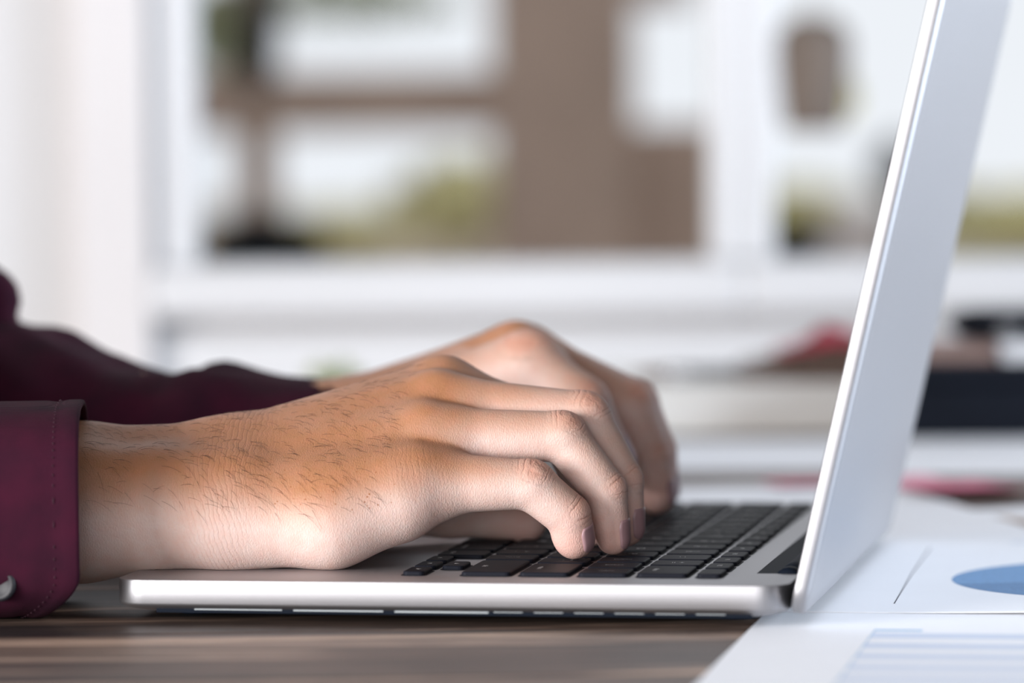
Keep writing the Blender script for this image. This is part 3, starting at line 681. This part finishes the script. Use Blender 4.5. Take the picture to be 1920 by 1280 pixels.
# fingernails laid on the skin
nail_mat = mat('fingernail', (.36, .215, .23), .38, spec=.6)
def nail(sdf, c, dors, wid, length, back):
    tip, dip = np.array(c[3][:3]), np.array(c[2][:3]); ax = (tip-dip)/np.linalg.norm(tip-dip)
    dors = np.array(dors, float); dors -= ax*(dors@ax); dors /= np.linalg.norm(dors); sd = np.cross(ax, dors)
    nu, nv = 12, 9; P = []
    for i in range(nu+1):
        for j in range(nv+1):
            s = -1+2*j/nv; u = i/nu; e = math.sqrt(max(0, 1-max(0, (u-.72)/.28)**2*.75)); e2 = .82+.18*min(1, u/.2)
            th_ = s*wid*e*e2
            P.append(tip + ax*(-back+u*length-(abs(s)**2)*.6*(u)) + (dors*math.cos(th_)+sd*math.sin(th_))*(c[3][3]*.99))
    P = np.array(P, np.float32)
    for _ in range(3):
        lim = np.clip(sdf(P)-.08, -1.2, 1.2); P = (P-grad(sdf, P)*lim[:, None]).astype(np.float32)
    Fc = [(i*(nv+1)+j, i*(nv+1)+j+1, (i+1)*(nv+1)+j+1, (i+1)*(nv+1)+j) for i in range(nu) for j in range(nv)]
    o = pyd('fingernail', P, Fc, nail_mat, None, True); sm = o.modifiers.new('thick', 'SOLIDIFY'); sm.thickness = .0003; sm.offset = 0
    o.parent = body; return o
for nm in ('pinky', 'ring', 'middle', 'index'):
    nail(sdR, R[nm], (1, -.10, .06), .9, 10.5 if nm == 'pinky' else 12, 4.5 if nm == 'pinky' else 6)
    nail(sdL, L[nm], (1, .1, .1), .95, 11, 5)
nail(sdR, R['thumb'], (.2, .5, .8), .9, 13, 7); nail(sdL, L['thumb'], (.5, -.5, .7), .9, 13, 7)
# arm hair on the back of the near wrist and hand
cand = np.where((aR[0] > .45) & (VR[:, 0] > -36) & (VR[:, 0] < 78) & (GR[:, 1] < .35))[0]
pick = rng.choice(cand, 500, replace=False); HVt = []; HF = []
for i in pick:
    p0 = VR[i].astype(float); nrm = GR[i].astype(float); fwd = np.array([.8, -.12, -.28+.5*rng.normal()*.6]) + rng.normal(size=3)*.22
    fwd -= nrm*(fwd@nrm); fwd /= np.linalg.norm(fwd); Ln = 3+5.5*rng.random(); pts = []
    for k_ in range(5):
        u_ = k_/4; pts.append(p0 + fwd*Ln*u_ + nrm*(Ln*(.30*u_-.20*u_*u_)) + np.array([0, 0, -.25*Ln*u_*u_]) - nrm*.05*(k_ == 0))
    v_, f_ = tube(pts, [.04, .04, .036, .026, .01], 3); o_ = len(HVt); HVt += v_; HF += [tuple(q+o_ for q in ff) for ff in f_]
hair = pyd('arm_hair', HVt, HF, mat('arm_hair', (.045, .025, .018), .5)); hair['kind'] = 'stuff'
hair.parent = body

# ------------------------------------------------------------------ shirt
def cloth_mat(name, col, dark):
    m, t, p = new_mat(name); N = t.nodes.new; lk = t.links.new; tc = N('ShaderNodeTexCoord')
    n = N('ShaderNodeTexNoise'); n.inputs['Scale'].default_value = 60; n.inputs['Detail'].default_value = 6; lk(tc.outputs['Object'], n.inputs[0])
    r = N('ShaderNodeValToRGB'); r.color_ramp.elements[0].position = .3; r.color_ramp.elements[1].position = .72
    r.color_ramp.elements[0].color = (*dark, 1); r.color_ramp.elements[1].color = (*col, 1); lk(n.outputs[0], r.inputs[0]); lk(r.outputs[0], p.inputs['Base Color'])
    p.inputs['Roughness'].default_value = .9; p.inputs['Sheen Weight'].default_value = 0; p.inputs['Specular IOR Level'].default_value = .15
    n2 = N('ShaderNodeTexNoise'); n2.inputs['Scale'].default_value = 1600; lk(tc.outputs['Object'], n2.inputs[0])
    w1 = N('ShaderNodeTexWave'); w1.inputs['Scale'].default_value = 900; w1.bands_direction = 'Z'; w1.inputs['Distortion'].default_value = 1; lk(tc.outputs['Object'], w1.inputs[0])
    ad = N('ShaderNodeMath'); ad.operation = 'ADD'; lk(n2.outputs[0], ad.inputs[0]); lk(w1.outputs['Fac'], ad.inputs[1])
    b = N('ShaderNodeBump'); b.inputs['Strength'].default_value = .35; b.inputs['Distance'].default_value = .0004; lk(ad.outputs[0], b.inputs['Height']); lk(b.outputs[0], p.inputs['Normal'])
    return m
maroon = cloth_mat('maroon_corduroy', (.046, .005, .018), (.024, .004, .013))
Lst = []
for p_, q_, y_, r_ in ((622, 719, 248, 25), (560, 712, 250, 28), (500, 709, 252, 29), (455, 694, 254, 32), (412, 685, 255, 33), (372, 709, 257, 30), (332, 710, 259, 30), (290, 696, 262, 34), (250, 690, 264, 35), (205, 684, 266, 36), (160, 668, 269, 38), (115, 650, 272, 41), (70, 626, 275, 44), (25, 612, 278, 45), (-60, 590, 283, 46), (-200, 600, 295, 46)):
    q = atY(p_, q_, y_); Lst.append((q[0], q[1], q[2]-r_, r_))
def sd_shirt(P):
    d = cone(P, (-335, 160, -300), (-325, 160, 300), 138, 136)
    d = smin(d, cone(P, SHR, SHL, 66, 66), 45)
    d = smin(d, cone(P, SHR, (-240, -18, 46), 60, 46), 25)
    d = smin(d, cone(P, SHL, (-240, 305, 120), 62, 52), 25)
    d = smin(d, cone(P, (-240, 305, 120), tuple(np.array(Lst[-1][:3])+[0, 0, 10]), 50, 44), 12)
    bl = atY(-18, 560, 280); d = smin(d, cone(P, (-225, 300, 120), tuple(bl), 34, 13), 5)
    d = smin(d, cone(P, (-240, -18, 46), (-88, 36, 34), 44, 33), 12)
    for dy_ in (-16, 12): d = smin(d, chain_d(P, [(q[0], q[1]+dy_, q[2], q[3]) for q in Lst[::-1]], 2), 5)
    fold = np.sin(P[:, 0]*.16+P[:, 1]*.05)*np.sin(P[:, 2]*.07+P[:, 1]*.11+1)
    d = d + 1.3*fold
    d = np.maximum(d, P[:, 2]-392)
    return np.maximum(d, np.where(P[:, 0] > -190, .4-P[:, 2], -1e3))
VS, QS, GS = nets(sd_shirt, (-500, -130, -420), (20, 440, 400), 5.0, 1)
me = bpy.data.meshes.new('shirt'); me.vertices.add(len(VS)); me.vertices.foreach_set('co', (VS*S).astype(np.float32).ravel()); me.loops.add(QS.size); me.loops.foreach_set('vertex_index', QS.ravel().astype(np.int32))
me.polygons.add(len(QS)); me.polygons.foreach_set('loop_start', (np.arange(len(QS))*4).astype(np.int32)); me.update(calc_edges=True); me.validate()
shirt = keep(link('shirt', me, maroon, smooth=True), person); shirt['label'] = 'dark maroon shirt'
def cuff(c0, c1, ry, rz, th, pull, zmin, m_, n=72, ns=22, stitch=True, ex=.62):
    c0, c1 = np.array(c0, float), np.array(c1, float); rings = []
    def ring(t, off, ripple=True):
        out = []
        for j in range(n):
            a = 2*math.pi*j/n; cy, sz = math.cos(a), math.sin(a); cy = math.copysign(abs(cy)**ex, cy); sz = math.copysign(abs(sz)**ex, sz)
            low = max(0, -sz); pb = pull*max(0, (low-.55)/.45)**1.6
            c = c0+(c1-c0)*t; wob = .9*math.sin(a*3+t*5)+.6*math.sin(a*5+2-t*7)
            yo = (ry+off+wob*t+.3*wob)*cy
            q = np.array([c[0]-pb*(1-t)-yo*.25, c[1]+yo, c[2]+(rz+off+.5*wob*t)*sz]); q[2] = max(q[2], zmin+(th-off)*.5); out.append(q)
        return out
    prof = [(0.0, 0), (-.004, th*.5), (0.0, th)] + [(t, th + (-.45 if .085 < t < .11 else (.25 if t < .085 else 0))) for t in np.linspace(.012, 1, ns)]
    rings = [ring(1, 0), ring(.5, 0), ring(.15, 0)] + [ring(t, o) for t, o in prof]
    V, Fc = loft(rings, False, False); return V, Fc, ring
xe = atY(152, 920, -4)[0]-10
V, Fc, ring = cuff((xe, 33, 34.2), (-98, 17, 34), 46, 33.0, 1.7, 15, .3, maroon)
cf = keep(pyd('cuff', V, Fc, maroon, None, True), person)
bm = bmesh.new(); bm.from_mesh(cf.data); bmesh.ops.recalc_face_normals(bm, faces=bm.faces[:]); bm.to_mesh(cf.data); bm.free()
rg = ring(.098, 1.7); SV = []; SF = []
dense = [rg[i]*(1-f_)+rg[(i+1) % 72]*f_ for i in range(72) for f_ in (0, .5)]
for i in range(0, len(dense)-1, 2):
    p0, p1 = dense[i], dense[i]*.45+dense[i+1]*.55
    cen = np.array([p0[0], 50, 34]); o0 = (p0-cen)/np.linalg.norm(p0-cen); o1 = (p1-cen)/np.linalg.norm(p1-cen)
    v_, f_ = tube([p0+o0*.0, (p0+p1)/2+o0*.16, p1+o1*.0], [.14, .2, .14], 4); o_ = len(SV); SV += v_; SF += [tuple(q+o_ for q in ff) for ff in f_]
st_ = pyd('stitching', SV, SF, mat('stitch_thread', (.035, .006, .016), .8)); st_.parent = cf; st_['kind'] = 'stuff'
bq = atY(-2, 1095, -16.0); V, Fc = loft([[bq+np.array([r*math.cos(j*.2618), y, r*math.sin(j*.2618)]) for j in range(24)] for r, y in [(5.2, 2.5), (5.6, .2), (5.3, -.7), (4.2, -.9), (3.6, -.4), (0.5, -.4)]])
bt = pyd('button', V, Fc, mat('button_black', (.010, .010, .014), .55), None, True); bt.parent = cf
q0 = Lst[0]; V, Fc, ring2 = cuff((q0[0]+2, q0[1]-2, q0[2]+1), (q0[0]-55, q0[1]+8, q0[2]), 42, q0[3]-.5, 1.7, 8, 14.3, maroon, ex=1.0, stitch=False)
cf2 = keep(pyd('cuff', V, Fc, maroon, None, True), person)
bm = bmesh.new(); bm.from_mesh(cf2.data); bmesh.ops.recalc_face_normals(bm, faces=bm.faces[:]); bm.to_mesh(cf2.data); bm.free()
